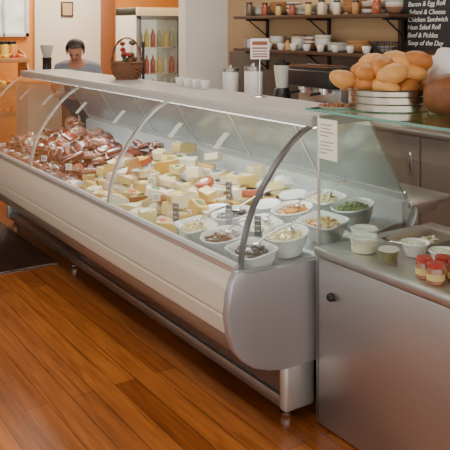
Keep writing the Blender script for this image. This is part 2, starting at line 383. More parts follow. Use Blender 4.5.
spoonh=m_tube([(0,0,.09),(.03,0,.115),(.09,0,.15),(.16,0,.18)],.004,M_sp,8)
spoonb=m_blob(.022,.016,.006,M_sp,0,1,0,sub=2,z0=.088)
bw_list=[(-2.56,1.83,1,1),(-2.785,1.835,6,0),(-3.01,1.83,0,1),
 (-2.565,2.02,0,0),(-2.77,2.03,5,1),(-2.99,2.02,1,0),
 (-2.56,2.22,4,1),(-2.78,2.23,7,0),(-2.57,2.42,3,0),(-2.78,2.43,0,1)]
for k,(x,y,s,shape) in enumerate(bw_list):
    z=deckz(y)+.006; rz=random.uniform(-.25,.25)
    x+=random.uniform(-.008,.008)
    sb=1.06 if shape else 1.10
    spawn('salad_bowl',dish if shape else bowl,[],(x,y,z),(math.radians(9),0,rz),sb,('rounded rectangular' if shape else 'round')+' white ceramic bowl standing on the case deck','bowl','white salad bowls in the case')
    spawn('salad',sal[s][1],[],(x,y,z),(math.radians(9),0,rz),(sb*1.08,sb*.84,sb) if shape else sb,sal[s][0]+' heaped in a white bowl','salad','salads in white bowls','stuff')
    if k in (0,1,2,3,4,5,7,9):
        spawn('serving_spoon',None,[('spoon_bowl',spoonb),('handle',spoonh)],(x+.02,y,z+.022),(0,0,random.uniform(-1.5,1.2)),1,'steel serving spoon resting in a salad bowl','spoon','serving spoons in the salads')
for x,y in ((-2.97,2.21),(-3.13,2.02),(-2.97,2.38)):
    spawn('lidded_tub',wtub,[('lid',wlid)],(x,y,deckz(y)+.006),(math.radians(9),0,0),1,'round white lidded tub between the salad bowls','tub','white lidded tubs in the case')
# cheeses
M_chs=mat('cheese_paste',(1,1,1),.4,var=.08,scale=20,coat=.35,ramp=[(.76,.50,.13),(.82,.67,.30),(.74,.42,.07),(.84,.74,.46),(.66,.50,.20),(.84,.78,.60),(.78,.55,.17),(.78,.62,.28)],film=(18,.66))
M_rind=mat('cheese_rind',(1,1,1),.5,var=.15,scale=20,coat=.3,ramp=[(.55,.36,.11),(.78,.68,.46),(.34,.15,.04),(.70,.58,.34),(.42,.09,.03),(.78,.70,.52)])
M_lab=mat('product_label',(1,1,1),.5,var=.02,ramp=[(.80,.77,.70),(.50,.06,.035),(.72,.52,.12),(.10,.18,.34),(.8,.77,.70),(.10,.20,.07),(.75,.62,.30)])
def wedge(R,h,a,m):
    bm=bmesh.new(); n=8; pts=[(0,0)]+[(R*math.cos(-a/2+a*i/n),R*math.sin(-a/2+a*i/n)) for i in range(n+1)]
    lo=[bm.verts.new((p[0]-R*.55,p[1],0)) for p in pts]; hi=[bm.verts.new((p[0]-R*.55,p[1],h)) for p in pts]
    N=len(pts)
    for i in range(N): bm.faces.new((lo[i],lo[(i+1)%N],hi[(i+1)%N],hi[i]))
    bm.faces.new(lo); bm.faces.new(hi)
    bmesh.ops.bevel(bm,geom=bm.edges[:],offset=.003,segments=2,affect='EDGES')
    return fin('w',bm,m)
def rind(R,h,a,m):
    n=8; bm=bmesh.new(); rows=[]
    for rr in (R+.001,R+.005):
        rows.append([[bm.verts.new((rr*math.cos(-a/2+a*i/n)-R*.55,rr*math.sin(-a/2+a*i/n),z)) for i in range(n+1)] for z in (.001,h-.001)])
    for r in rows:
        for i in range(n): bm.faces.new((r[0][i],r[0][i+1],r[1][i+1],r[1][i]))
    for q in (0,1):
        for i in range(n): bm.faces.new((rows[0][q][i],rows[0][q][i+1],rows[1][q][i+1],rows[1][q][i]))
    for i in (0,n): bm.faces.new((rows[0][0][i],rows[0][1][i],rows[1][1][i],rows[1][0][i]))
    return fin('r',bm,m)
chs=[]
for R,h,a in ((.16,.06,.7),(.13,.05,.95),(.18,.075,.5)):
    chs.append(('cheese_wedge',wedge(R,h,a,M_chs),[('rind',rind(R,h,a,M_rind)),('price_label',m_box(-.02,.03,-.015,.02,h,h+.002,M_lab,0))],h,'cut wedge of yellow cheese with rind and label'))
chs.append(('cheese_block',m_box(-.065,.065,-.04,.04,0,.055,M_chs,.006,3),[('price_label',m_box(-.03,.03,-.022,.022,.055,.057,M_lab,0))],.055,'wrapped rectangular block of pale cheese with label'))
chs.append(('cheese_block',m_box(-.05,.05,-.045,.045,0,.075,M_chs,.008,3),[('price_label',m_box(-.022,.022,-.02,.02,.075,.077,M_lab,0))],.075,'thick square block of cheese with label'))
chs.append(('round_cheese',m_lathe([(0,0),(.055,0),(.062,.005),(.065,.02),(.062,.038),(.055,.043),(0,.043)],M_rind,28),[('price_label',m_lathe([(0,.0431),(.03,.0431),(.03,.045),(0,.045)],M_lab,20))],.043,'small round cheese with round label'))
pw=m_blob(.075,.05,.04,M_paper,.28,2.8,4,flat=-.7,z0=.028)
parcel=('cheese_parcel',pw,[('price_label',m_box(-.025,.02,-.018,.018,.062,.065,M_lab,0))],.06,'cheese wrapped in crumpled white paper with label')
chs=chs+chs+[parcel]
def put(kind,x,y,z,rz,tilt=.1,s=1,g=''):
    spawn(kind[0],kind[1],kind[2],(x,y,z),(random.uniform(-tilt,tilt)+math.radians(9),random.uniform(-tilt,tilt),rz),s,kind[4],'cheese' if 'cheese' in kind[0] else 'meat',g)
for yi,y in enumerate((1.81,1.93,2.06,2.19,2.32,2.46)):
    for xi in range(12):
        x=-3.24-xi*.113+random.uniform(-.015,.015)
        if yi>=3: x+=.12
        kd=random.choice(chs); put(kd,x,y+random.uniform(-.015,.015),deckz(y)+.008,random.uniform(0,6.28),.06,random.uniform(.78,.95),'cheeses piled on the deck')
        if random.random()<.6 and yi>0:
            k2=random.choice(chs); put(k2,x+.03,y+.02,deckz(y)+.02+kd[3],random.uniform(0,6.28),.25,random.uniform(.75,.9),'cheeses piled on the deck')
# meats
mr=[(.20,.022,.010),(.30,.055,.025),(.10,.016,.010),(.38,.12,.07),(.22,.035,.015),(.42,.20,.13),(.14,.03,.015)]
M_meat=mat('cured_meat',(1,1,1),.25,var=.5,scale=22,coat=.8,bump=.2,ramp=mr,film=(14,.62),filmc=(.55,.50,.47))
M_wrap=mat('plastic_wrap',(1,1,1),.16,var=.5,scale=30,coat=1,bump=.6,ramp=mr,film=(16,.54),filmc=(.60,.56,.53))
M_film=mat('clear_film_rim',(.40,.28,.24),.15,var=.3,scale=30,coat=.9,bump=.5)
M_fat=mat('cut_fat_face',(.52,.20,.12),.35,var=.5,scale=50,coat=.5)
M_str=mat('twine',(.60,.46,.30),.8)
def ham(rx,ry,rz,m,seed):
    body=m_blob(rx,ry,rz,m,.22,2.2,seed,flat=-.8,z0=rz*.8)
    face=m_lathe([(0,0),(ry*.75,0),(ry*.78,.004),(0,.006)],M_fat,20,1,rz/ry)
    f2=m_join([(face,T(rx*.88,0,rz*.8,0,math.pi/2,0)@T(0,0,0,0,0,math.pi/2))])
    ties=[(m_tube([(x,ry*1.04*math.sqrt(1-(x/rx)**2)*math.cos(a),rz*.8+rz*1.04*math.sqrt(1-(x/rx)**2)*math.sin(a)) for a in [2*math.pi*i/20 for i in range(20)]],.0015,M_str,5,True),None) for x in (-rx*.5,-rx*.1,rx*.3)]
    return body,f2,m_join(ties)
mts=[]
b,f,t=ham(.10,.065,.05,M_wrap,1)
mts.append(('cured_ham',b,[('cut_face',f),('twine',t),('price_label',m_box(-.025,.02,-.018,.018,.086,.09,M_lab,0))],.08,'film-wrapped cured ham with cut face and twine'))
def pack(lx,ly,h,m):
    return m_box(-lx*.84,lx*.84,-ly*.82,ly*.82,.002,h,m,h*.42,4), m_box(-lx,lx,-ly,ly,h*.35,h*.35+.002,M_film,0)
for (lx,ly,h,m,lb) in ((.085,.06,.035,M_wrap,1),(.075,.055,.045,M_wrap,0),(.09,.055,.04,M_meat,0),(.07,.065,.05,M_wrap,1),(.08,.06,.05,M_meat,0)):
    bb_,r=pack(lx,ly,h,m); P=[('film_rim',r)]
    if lb: P.append(('price_label',m_box(-.03,.015,-.02,.02,h,h+.0015,M_lab,0)))
    mts.append(('meat_package',bb_,P,h,'plastic-wrapped package of cured meat'))
for yi,y in enumerate((1.82,1.94,2.06,2.18,2.30,2.42)):
    for xi in range(12):
        x=-4.56-xi*.142+random.uniform(-.02,.02)
        kd=random.choice(mts); put(kd,x,y+random.uniform(-.015,.015),deckz(y)+.008,random.uniform(0,6.28),.15,random.uniform(.8,.98),'cured meats piled on the deck')
        if random.random()<.65 and yi>0:
            k2=random.choice(mts); put(k2,x+.04,y,deckz(y)+.02+kd[3],random.uniform(0,6.28),.5,random.uniform(.75,.95),'cured meats piled on the deck')
# price tickets
card=m_box(-.022,.022,-.0015,.0015,.09,.13,M_paper,.001)
cline=m_join([(m_box(-.016,.016,-.0028,-.0015,z,z+.003,M_ink,0),None) for z in (.10,.108,.118)])
card2=m_box(-.014,.014,-.002,.002,.07,.15,M_fr,.001)
cline2=m_join([(m_box(-.009,.009,-.0032,-.002,z,z+.003,M_chalk,0),None) for z in (.09,.11,.13)])
stem=m_tube([(0,0,0),(0,0,.09)],.0018,M_chrome,6)
for i,(x,y) in enumerate(((-3.15,1.79),(-2.90,1.93),(-2.67,1.93),(-3.5,1.87),(-3.8,2.0),(-4.1,1.9),(-3.2,2.13),(-4.4,2.1),(-4.8,1.9),(-5.2,2.04),(-5.6,1.9),(-3.65,2.28),(-5.0,1.8),(-4.6,1.82),(-3.95,1.8))):
    dk=i in (0,1,2,6)
    spawn('price_ticket',None,[('card',card2 if dk else card),('lettering',cline2 if dk else cline),('spike',stem)],(x,y,deckz(y)+.005),(0,0,math.radians(random.uniform(20,60))),1.15 if dk else 1,('narrow dark price card' if dk else 'small white price card')+' on a steel spike among the food','price ticket','price tickets in the case')

# ---------------------------------------------------------------- prep counter
U0=-2.385; U1=-1.1; UF=2.02; UB=2.72; UT=.735
pc=anchor('steel_prep_counter',(-1.75,2.35,0),'brushed stainless steel prep counter with glass guard and black knob','counter')
part('body',m_box(U0,U1,UF,UB,.01,UT-.04,M_steel,.006),pc)
wt=[(m_box(U0,U1,UF-.012,2.33,UT-.035,UT,M_steel,.006),None),(m_box(U0,U1,2.62,UB,UT-.035,UT,M_steel,.006),None),(m_box(U0,U0+.06,2.33,2.62,UT-.035,UT,M_steel,0),None),(m_box(U1-.03,U1,2.33,2.62,UT-.035,UT,M_steel,0),None)]
part('worktop',m_join(wt),pc)
part('panel_seam',m_box(U0+.012,U0+.015,UF-.0015,UF+.001,.03,UT-.06,M_black,0),pc)
part('knob',m_join([(m_lathe([(0,0),(.014,0),(.017,.004),(.016,.016),(.012,.02),(0,.02)],M_black,20),T(-2.285,UF,.555,math.pi/2))]),pc,'black round knob')
part('front_glass',m_box(U0+.0,U1,UF+.012,UF+.018,UT,1.292,M_glassu,0),pc,'vertical front glass guard')
part('side_glass',m_prof([(UF+.02,UT),(UF+.02,1.29),(2.40,1.29),(2.60,UT+.15),(2.60,UT)],U0+.002,U0+.008,M_glassu),pc,'glass side guard')
part('glass_post',m_box(U0-.004,U0+.006,UF+.008,UF+.020,UT,1.292,M_rail,.002),pc,'slim metal edge post')
part('glass_shelf',m_box(U0-.05,U1,UF-.01,2.52,1.293,1.303,M_glasss,0),pc,'greenish glass shelf on top')
part('shelf_edge',m_join([(m_box(U0-.05,U1,UF-.013,UF-.01,1.293,1.303,M_edge,0),None),(m_box(U0-.053,U0-.05,UF-.013,2.52,1.293,1.303,M_edge,0),None)]),pc,'green polished glass edge')
nt_=anchor('paper_notice',(-2.33,UF+.009,1.2),'small white printed paper notice taped to the glass guard','notice')
nx=U0+.004
part('sheet',m_box(nx,nx+.115,UF+.0095,UF+.0115,1.10,1.265,M_paper,0),nt_)
part('printing',m_join([(m_box(nx+.014,nx+.014+w,UF+.0085,UF+.0095,z,z+.003,M_ink,0),None) for z,w in ((1.24,.07),(1.225,.06),(1.21,.08),(1.195,.05),(1.17,.08),(1.155,.06),(1.14,.075),(1.125,.04))]),nt_)
pan=m_join([(m_box(-.085,.085,-.135,-.13,-.02,.004,M_steel,0),None),(m_box(-.085,.085,.13,.135,-.02,.004,M_steel,0),None),(m_box(-.085,-.08,-.135,.135,-.02,.004,M_steel,0),None),(m_box(.08,.085,-.135,.135,-.02,.004,M_steel,0),None),(m_box(-.085,.085,-.135,.135,-.10,-.095,M_steel,0),None),(m_box(-.08,-.078,-.13,.13,-.095,-.02,M_steel,0),None),(m_box(.078,.08,-.13,.13,-.095,-.02,M_steel,0),None),(m_box(-.08,.08,-.13,-.128,-.095,-.02,M_steel,0),None),(m_box(-.08,.08,.128,.13,-.095,-.02,M_steel,0),None)])
pf=[('creamy potato salad',(.62,.54,.36)),('dark sliced olives',(.06,.045,.03)),('shredded lettuce',(.18,.25,.06)),('grated cheese',(.70,.44,.10)),('sliced red tomato',(.42,.05,.02))]
for i,x in enumerate((-2.22,-2.045,-1.87,-1.695,-1.52)):
    spawn('food_pan',pan,[],(x,2.475,UT+.002),(0,0,0),1,'rectangular stainless food pan set into the counter','pan','food pans in the counter')
    fm=mat('pan_food%d'%i,pf[i][1],.4,var=.4,scale=50,coat=.3); rnd=random.Random(i)
    pieces=[(m_box(-.075,.075,-.12,.12,-.09,-.035,fm,.01),None)]; bb=m_blob(.022,.014,.006,fm,.3,2,i,sub=1)
    for j in range(90): pieces.append((bb,T(rnd.uniform(-.06,.06),rnd.uniform(-.105,.105),-.033+rnd.uniform(0,.012),rnd.uniform(-.6,.6),rnd.uniform(-.6,.6),rnd.uniform(0,6))))
    spawn('sandwich_filling',m_join(pieces),[],(x,2.475,UT+.002),(0,0,0),1,pf[i][0]+' filling a steel pan','food','sandwich fillings in the pans','stuff')
spawn('plastic_tub',tub,[('lid',tlid)],(-2.225,2.135,UT),(0,0,0),.95,'round cream plastic tub with clear lid on the counter','tub','plastic tubs on the counter')
spawn('plastic_tub',tub,[('lid',tlid)],(-2.31,2.22,UT),(0,0,0),.95,'cream tub with clear lid beside another tub','tub','plastic tubs on the counter')
spawn('plastic_tub',m_lathe([(0,0),(.04,0),(.05,.05),(.052,.05),(.052,.054),(0,.054)],mat('olive_mix',(.16,.15,.05),.3,var=.5,scale=60,coat=.6),28),[('lid',m_lathe([(0,.055),(.053,.055),(.055,.057),(.053,.062),(0,.060)],M_clearlid,28))],(-2.085,2.135,UT),(0,0,0),.75,'small clear tub of green olives','tub','plastic tubs on the counter')
for x,y in ((-2.07,2.265),(-1.93,2.27)):
    spawn('small_bowl',bowl,[],(x,y,UT),(0,0,0),.62,'small white bowl of dressing on the counter','bowl','small bowls on the counter')
    spawn('salad_dressing',sal[5][1],[],(x,y,UT),(0,0,0),.62,'creamy dressing in a small white bowl','dressing','dressings in small bowls','stuff')
jg=m_lathe([(0,0),(.030,0),(.034,.004),(.034,.05),(.028,.06),(.028,.062),(0,.062)],mat('relish_jar',(.36,.09,.03),.12,var=.4,scale=30,coat=.9),24)
jl=m_lathe([(0,.062),(.031,.062),(.032,.064),(.032,.078),(.029,.081),(0,.081)],M_lid,24)
jb=m_lathe([(.0345,.016),(.0352,.016),(.0352,.040),(.0345,.040)],mat('jar_band',(.70,.50,.20),.6),24)
for x,y in ((-1.875,2.10),(-1.81,2.085),(-1.845,2.165),(-1.78,2.16)):
    spawn('relish_jar',jg,[('lid',jl),('label',jb)],(x,y,UT),(0,0,0),.92,'small glass relish jar with red lid and yellow band','jar','red-lidded jars on the counter')
spawn('serving_tongs',None,[('arm',m_tube([(0,0,.006),(.1,.012,.014),(.2,.004,.01)],.004,M_sp,8)),('arm',m_tube([(0,0,.006),(.1,-.012,.014),(.2,-.004,.01)],.004,M_sp,8))],(-2.25,2.31,UT+.002),(0,0,.1),.8,'steel tongs lying on the counter','tongs')

# bread
tin=m_lathe([(0,0),(.158,0),(.163,.004),(.163,.028),(.166,.031),(.163,.034),(.163,.058),(.166,.061),(.163,.064),(.163,.082),(.168,.084),(.170,.088),(.166,.089),(.158,.086),(.157,.006),(0,.005)],mat('bread_tin_steel',(.43,.38,.31),.25,.95,var=.08,scale=14),48)
BX,BY,BZ=-2.22,2.27,1.3035
spawn('bread_tin',tin,[],(BX,BY,BZ),(0,0,0),1,'round shiny steel tin holding bread rolls on the glass shelf','tin')
rolls=[m_blob(.066,.047,.040,M_bread,.06,2,i,slash=.26) for i in range(3)]
pos=[]
for i in range(7):
    a=i*2*math.pi/7; pos.append((.105*math.cos(a),.105*math.sin(a),.095))
pos.append((0,0,.09))
for i in range(6):
    a=i*2*math.pi/6+.4; pos.append((.10*math.cos(a),.10*math.sin(a),.15))
pos+=[(.03,.03,.195),(-.05,-.03,.19),(.09,.07,.20),(.02,-.05,.175)]
for i,(x,y,z) in enumerate(pos):
    spawn('bread_roll',rolls[i%3],[],(BX+x,BY+y,BZ+z),(random.uniform(-.4,.4),random.uniform(-.4,.4),random.uniform(0,6)),random.uniform(.95,1.12),'golden oval bread roll piled in the steel tin','bread roll','bread rolls in the tin')
spawn('bread_roll',rolls[0],[],(BX-.135,BY-.115,BZ+.115),(0,.35,.9),1.05,'golden oval bread roll hanging over the rim of the tin','bread roll','bread rolls in the tin')
spawn('bread_loaf',m_blob(.105,.09,.09,M_bread2,.08,2,5,flat=-.8,z0=.072,slash=.12),[],(-1.955,2.335,BZ),(0,0,1.0),1,'dark crusty round loaf standing on the glass shelf','bread')
bag=m_blob(.075,.05,.10,M_paper,.25,3.2,9,flat=-.8,z0=.08)
spawn('paper_bag',bag,[],(-2.10,2.475,BZ),(0,0,.4),(1,.8,1.4),'crumpled white paper bag beside the bread','paper bag')
plate=m_lathe([(0,0),(.05,0),(.075,.006),(.078,.009),(.074,.009),(.05,.004),(0,.003)],M_cer,28)
spawn('small_plate',plate,[],(-2.37,2.11,BZ),(0,0,0),1,'small white plate on the glass shelf','plate')
L=[]; rnd=random.Random(3); nb=m_blob(.008,.006,.004,mat('nuts',(.26,.11,.04),.5,var=.4,scale=50),.2,2,2,sub=1)
for i in range(110):
    a=rnd.uniform(0,6.28); r=.066*math.sqrt(rnd.random()); L.append((nb,T(r*math.cos(a),r*math.sin(a),.008+rnd.uniform(0,.014)*(1-r/.066),rnd.random(),rnd.random(),rnd.random()*6)))
spawn('roasted_nuts',m_join(L),[],(-2.37,2.11,BZ),(0,0,0),1,'brown roasted nuts heaped on a small plate','nuts',None,'stuff')

# ---------------------------------------------------------------- things on the case top
TZ=1.2685
sg=anchor('counter_sign',(-3.22,2.34,TZ),'small printed card sign on a thin steel stem with round foot','sign')
part('foot',m_join([(m_lathe([(0,0),(.035,0),(.036,.003),(.02,.008),(0,.009)],M_chrome,24),T(-3.22,2.34,TZ))]),sg)
part('stem',m_tube([(-3.22,2.34,TZ+.008),(-3.22,2.34,TZ+.25)],.003,M_chrome,8),sg)
q=part('sign_card',m_join([(m_box(-.05,.05,-.003,.003,0,.11,M_paper,.001),T(-3.22,2.34,TZ+.20,0,0,.98))]),sg)
part('printing',m_join([(m_box(-.04,.04,-.0045,-.003,z,z+h,mat('sign_print',(.35,.10,.06),.6),0),T(-3.22,2.34,TZ+.20,0,0,.98)) for z,h in ((.075,.02),(.055,.008),(.04,.006),(.025,.006),(.012,.006))]),q)
# wicker basket
hx,hy=-4.80,2.33; dv=Vector((.5498,.8353,0)); pv=Vector((.8353,-.5498,0))
def hp(u,z,w=0): return tuple(Vector((hx,hy,TZ))+dv*u+pv*w+Vector((0,0,z)))
M_wick=mat('dark_wicker',(.17,.065,.025),.6,var=.45,scale=40)
wbs=anchor('wicker_basket',(hx,hy,TZ),'round woven wicker basket with tall hoop handle on the case ledge','basket')
wk=[]
for j in range(9):
    z=.006+.0125*j; r=.075+.03*math.sin(j/8*math.pi*.6)
    wk.append((m_tube([hp((r+.004*math.cos(9*a+j*math.pi))*math.cos(a),z,(r+.004*math.cos(9*a+j*math.pi))*.85*math.sin(a)) for a in [2*math.pi*i/54 for i in range(54)]],.0062,M_wick,6,True),None))
wk.append((m_lathe([(0,.002),(.072,.002),(.072,.008),(0,.008)],M_wick,24),Matrix.Translation((hx,hy,TZ))))
part('woven_body',m_join(wk),wbs)
part('rim',m_tube([hp(.108*math.cos(a),.118,.092*math.sin(a)) for a in [2*math.pi*i/32 for i in range(32)]],.008,M_wick,8,True),wbs)
part('handle',m_join([(m_tube([hp(.105*math.cos(a)+.006*math.cos(6*a+ph),.115+.175*math.sin(a),.006*math.sin(6*a+ph)) for a in [math.pi*i/28 for i in range(29)]],.005,M_wick,6),None) for ph in (0,3.1)]),wbs)
fl=anchor('flower_arrangement',(hx,hy,TZ+.02),'dried red and brown flower arrangement inside the wicker basket','flowers')
rnd=random.Random(5); sl=[]
M_fl=[mat('dried_red',(.30,.03,.02),.6,var=.3,scale=30),mat('dried_brown',(.14,.06,.025),.6,var=.3),mat('dried_leaf',(.09,.10,.035),.6,var=.3)]
for i in range(16):
    a=rnd.uniform(0,6.28); r=rnd.uniform(.01,.06); h=rnd.uniform(.12,.2) if i>3 else rnd.uniform(.2,.26)
    sl.append((m_tube([hp(r*.5*math.cos(a),.012,r*.4*math.sin(a)),hp(r*math.cos(a),h,r*.8*math.sin(a))],.0018,M_fl[2],5),None))
    part('flower_head',m_join([(m_blob(.02,.02,.017,M_fl[i%3],.35,4,i,sub=2),Matrix.Translation(hp(r*math.cos(a),h,r*.8*math.sin(a))))]),fl)
part('stems',m_join(sl),fl)
cup=m_lathe([(0,0),(.022,0),(.026,.004),(.036,.05),(.038,.06),(.035,.06),(.032,.045),(.02,.006),(0,.006)],M_cer,24)
hnd=m_tube([(.030,0,.05),(.05,0,.05),(.054,0,.032),(.045,0,.018),(.028,0,.016)],.004,M_cer,6)
for i in range(4):
    spawn('coffee_cup',cup,[('handle',hnd)],(-4.10+.10*i,2.36,TZ),(0,0,random.uniform(0,6)),.85,'white coffee cup standing on the case ledge','cup','white cups on the case ledge')

# ---------------------------------------------------------------- back shelves
def shelf(z,name_lab):
    s=anchor('storage_shelf',(-5.2,4.45,z),name_lab,'shelf','shelves mounted behind the counter')
    part('board',m_box(-6.35,-4.18,4.28,4.605,z-.03,z,M_wood,.004),s)
    for x in (-6.2,-5.25,-4.3):
        part('bracket',m_join([(m_box(x,x+.025,4.33,4.605,z-.05,z-.03,M_black,0),None),(m_box(x,x+.025,4.58,4.605,z-.22,z-.03,M_black,0),None),(m_tube([(x+.012,4.36,z-.045),(x+.012,4.585,z-.2)],.007,M_black,6),None)]),s,'black metal bracket')
    return s
S1=1.74; S2=1.415
shelf(S1,'dark wooden wall shelf with stacked crockery'); shelf(S2,'lower dark wooden wall shelf with bowls and plates')
pl=m_lathe([(0,0),(.07,0),(.11,.010),(.115,.014),(.11,.015),(.07,.005),(0,.004)],M_cer2,28)
bw=m_lathe([(0,0),(.035,0),(.06,.02),(.075,.05),(.078,.055),(.073,.053),(.055,.02),(0,.01)],M_cer2,28)
wb=m_lathe([(0,0),(.05,0),(.09,.03),(.11,.07),(.105,.072),(.085,.035),(0,.012)],M_lwood,28)
cone=m_lathe([(0,0),(.06,0),(.055,.02),(.03,.06),(.012,.09),(0,.095)],M_lwood,20)
pot=m_lathe([(0,0),(.07,0),(.075,.005),(.075,.09),(.08,.095),(.076,.095),(.07,.09),(.07,.008),(0,.006)],M_steel,28)
def stack(me,nm,x,z0,n,dz,lab,cat,y=4.43,g=None):
    for i in range(n): spawn(nm,me,[],(x,y,z0+.001+dz*i),(0,0,0),1,lab,cat,g)
U='upper shelf'; Lw='lower shelf'
for (me,nm,x,n,dz,lab,cat) in ((pot,'steel_pot',-6.24,1,.1,'small steel pot','pot'),(pl,'plate',-5.99,9,.011,'glazed plate in a stack','plate'),(wb,'wooden_bowl',-5.75,3,.03,'nested wooden bowl','bowl'),(bw,'bowl',-5.55,5,.018,'glazed bowl in a stack','bowl'),(pl,'plate',-5.33,8,.011,'glazed plate in a stack','plate'),(pot,'steel_pot',-5.11,1,.1,'small steel pot','pot'),(bw,'bowl',-4.93,5,.018,'glazed bowl in a stack','bowl'),(wb,'wooden_bowl',-4.72,3,.03,'nested wooden bowl','bowl'),(pl,'plate',-4.48,9,.011,'glazed plate in a stack','plate'),(bw,'bowl',-4.27,4,.018,'glazed bowl in a stack','bowl')):
    stack(me,nm,x,S1,n,dz,lab+' on the '+U,cat,g=cat+'s on the '+U)
for (me,nm,x,n,dz,lab,cat) in ((pot,'steel_pot',-6.24,1,.1,'small steel pot','pot'),(pl,'plate',-6.0,8,.011,'glazed plate in a stack','plate'),(bw,'bowl',-5.80,5,.018,'glazed bowl in a stack','bowl'),(cone,'wooden_juicer',-5.64,1,.1,'turned wooden cone','juicer'),(bw,'bowl',-5.47,6,.018,'glazed bowl in a stack','bowl'),(bw,'bowl',-5.30,5,.018,'glazed bowl in a stack','bowl'),(bw,'bowl',-5.13,6,.018,'glazed bowl in a stack','bowl'),(pl,'plate',-4.90,7,.011,'glazed plate in a stack','plate'),(wb,'wooden_bowl',-4.66,2,.03,'nested wooden bowl','bowl')):
    stack(me,nm,x,S2,n,dz,lab+' on the '+Lw,cat,g=cat+'s on the '+Lw)
for i in range(9):
    spawn('coffee_cup',cup,[('handle',hnd)],(-6.0+.19*i,4.33,S2+.001),(0,0,-1.2+random.uniform(-.4,.4)),1,'white coffee cup at the front of the lower shelf','cup','cups on the lower shelf')
shj=m_lathe([(0,0),(.035,0),(.038,.004),(.038,.10),(.03,.115),(.03,.12),(0,.12)],mat('pantry_jar',(1,1,1),.2,coat=.6,ramp=[(.35,.16,.05),(.55,.38,.14),(.16,.10,.05),(.60,.50,.35),(.30,.07,.03)]),20)
shl=m_lathe([(0,.12),(.034,.12),(.034,.137),(0,.137)],M_black,20)
for x in (-6.13,-5.87,-5.65,-5.44,-5.21,-5.03,-4.83,-4.60,-4.36):
    spawn('pantry_jar',shj,[('lid',shl)],(x,4.325,S1+.001),(0,0,0),random.uniform(.75,1),'small jar of dry goods with black lid on the upper shelf','jar','jars on the upper shelf')
wbk=[]
for z,r in ((.0,.10),(.045,.115),(.09,.13)): wbk.append((m_tube([(r*1.1*math.cos(a),r*.8*math.sin(a),z+.004) for a in [2*math.pi*i/24 for i in range(24)]],.004,M_black,6,True),None))
for j in range(18):
    a=2*math.pi*j/18; wbk.append((m_tube([(.10*1.1*math.cos(a),.10*.8*math.sin(a),.004),(.13*1.1*math.cos(a),.13*.8*math.sin(a),.094)],.003,M_black,6),None))
spawn('wire_basket',m_join(wbk),[],(-4.38,4.45,S2+.001),(0,0,0),1,'black wire basket on the lower shelf','basket')
spawn('bowl',bw,[],(-4.38,4.45,S2+.012),(0,0,0),.9,'bowl inside the black wire basket','bowl')
# back bench
bb=anchor('back_bench',(-4.6,4.3,0),'long back workbench with steel top and grey-brown cabinet fronts','workbench')
part('cabinet',m_box(-6.9,-1.0,4.05,4.59,0,.88,M_cab,.005),bb)
part('worktop',m_box(-6.92,-1.0,4.0,4.59,.88,.92,M_steel,.006),bb,'stainless worktop')
for i in range(9):
    d=part('cabinet_door',m_box(-6.88+.65*i,-6.88+.65*i+.63,4.035,4.05,.1,.86,M_cab,.004),bb)
    part('handle',m_box(-6.33+.65*i,-6.31+.65*i,4.015,4.035,.6,.75,M_chrome,.004),d)
struct('trim_2',m_box(-6.9,-1.0,4.60,4.61,.92,1.36,mat('dark_splash_tile',(.20,.15,.11),.3,var=.2,scale=3),0))
em=anchor('espresso_machine',(-4.92,4.2,.92),'boxy dark steel espresso machine with cup rail','coffee machine')
part('body',m_join([(m_box(-5.2,-4.65,4.08,4.34,1.12,1.27,M_black,.015,3),None),(m_box(-5.2,-4.65,4.2,4.34,.93,1.13,M_steel,.01),None),(m_box(-5.2,-4.65,4.04,4.34,.93,.99,M_steel,.01),None)]),em)
part('cup_rail',m_tube([(-5.18,4.10,1.30),(-4.67,4.10,1.30),(-4.67,4.32,1.30),(-5.18,4.32,1.30)],.006,M_chrome,6,True),em,'chrome rail')
for x in (-5.07,-4.8):
    part('group_head',m_join([(m_lathe([(0,0),(.035,0),(.035,.05),(0,.05)],M_chrome,20),T(x,4.14,1.07)),(m_tube([(x,4.13,1.08),(x,4.01,1.07)],.012,M_black,8),None)]),em,'chrome group head with black handle')
can=m_lathe([(0,0),(.06,0),(.063,.004),(.063,.19),(.055,.2),(0,.2)],M_cer,28); canl=m_lathe([(0,.2),(.064,.2),(.064,.225),(.02,.23),(.014,.245),(0,.25)],M_steel,28)
for x,s in ((-6.35,1.3),(-5.95,1.45),(-4.4,1.5)):
    spawn('canister',can,[('lid',canl)],(x,4.25,.921),(0,0,0),s,'tall white canister with steel lid on the bench','canister','white canisters on the bench')
bl=anchor('blender',(-5.5,4.25,.921),'countertop blender with black base and clear jug','blender')
part('base',m_join([(m_lathe([(0,0),(.09,0),(.09,.03),(.07,.14),(.06,.15),(0,.15)],M_black,24),T(-5.5,4.25,.921))]),bl)
part('jug',m_join([(m_lathe([(0,.15),(.05,.15),(.075,.36),(.077,.36),(.055,.152)],M_clearlid,24),T(-5.5,4.25,.921))]),bl)
part('lid',m_join([(m_lathe([(0,.36),(.078,.36),(.078,.38),(.03,.39),(.03,.41),(0,.41)],M_black,24),T(-5.5,4.25,.921))]),bl)
for i,(x,w,h,c) in enumerate(((-4.1,.22,.16,(.8,.78,.74)),(-3.75,.3,.12,(.30,.14,.05)),(-3.3,.28,.2,(.75,.72,.68)),(-2.9,.25,.14,(.1,.1,.11)),(-2.5,.2,.25,(.8,.5,.2)))):
    mm=mat('storage_box%d'%i,c,.5)
    spawn('storage_box',m_box(-w/2,w/2,-.12,.12,0,h,mm,.01,3),[('lid',m_box(-w/2-.006,w/2+.006,-.126,.126,h,h+.02,mm,.006))],(x,4.3,.921),(0,0,0),1,'lidded storage box standing on the back bench','box','storage boxes on the back bench')
cb=anchor('menu_chalkboard',(-3.6,4.58,1.45),'black framed chalkboard menu with white handwritten lines','chalkboard')
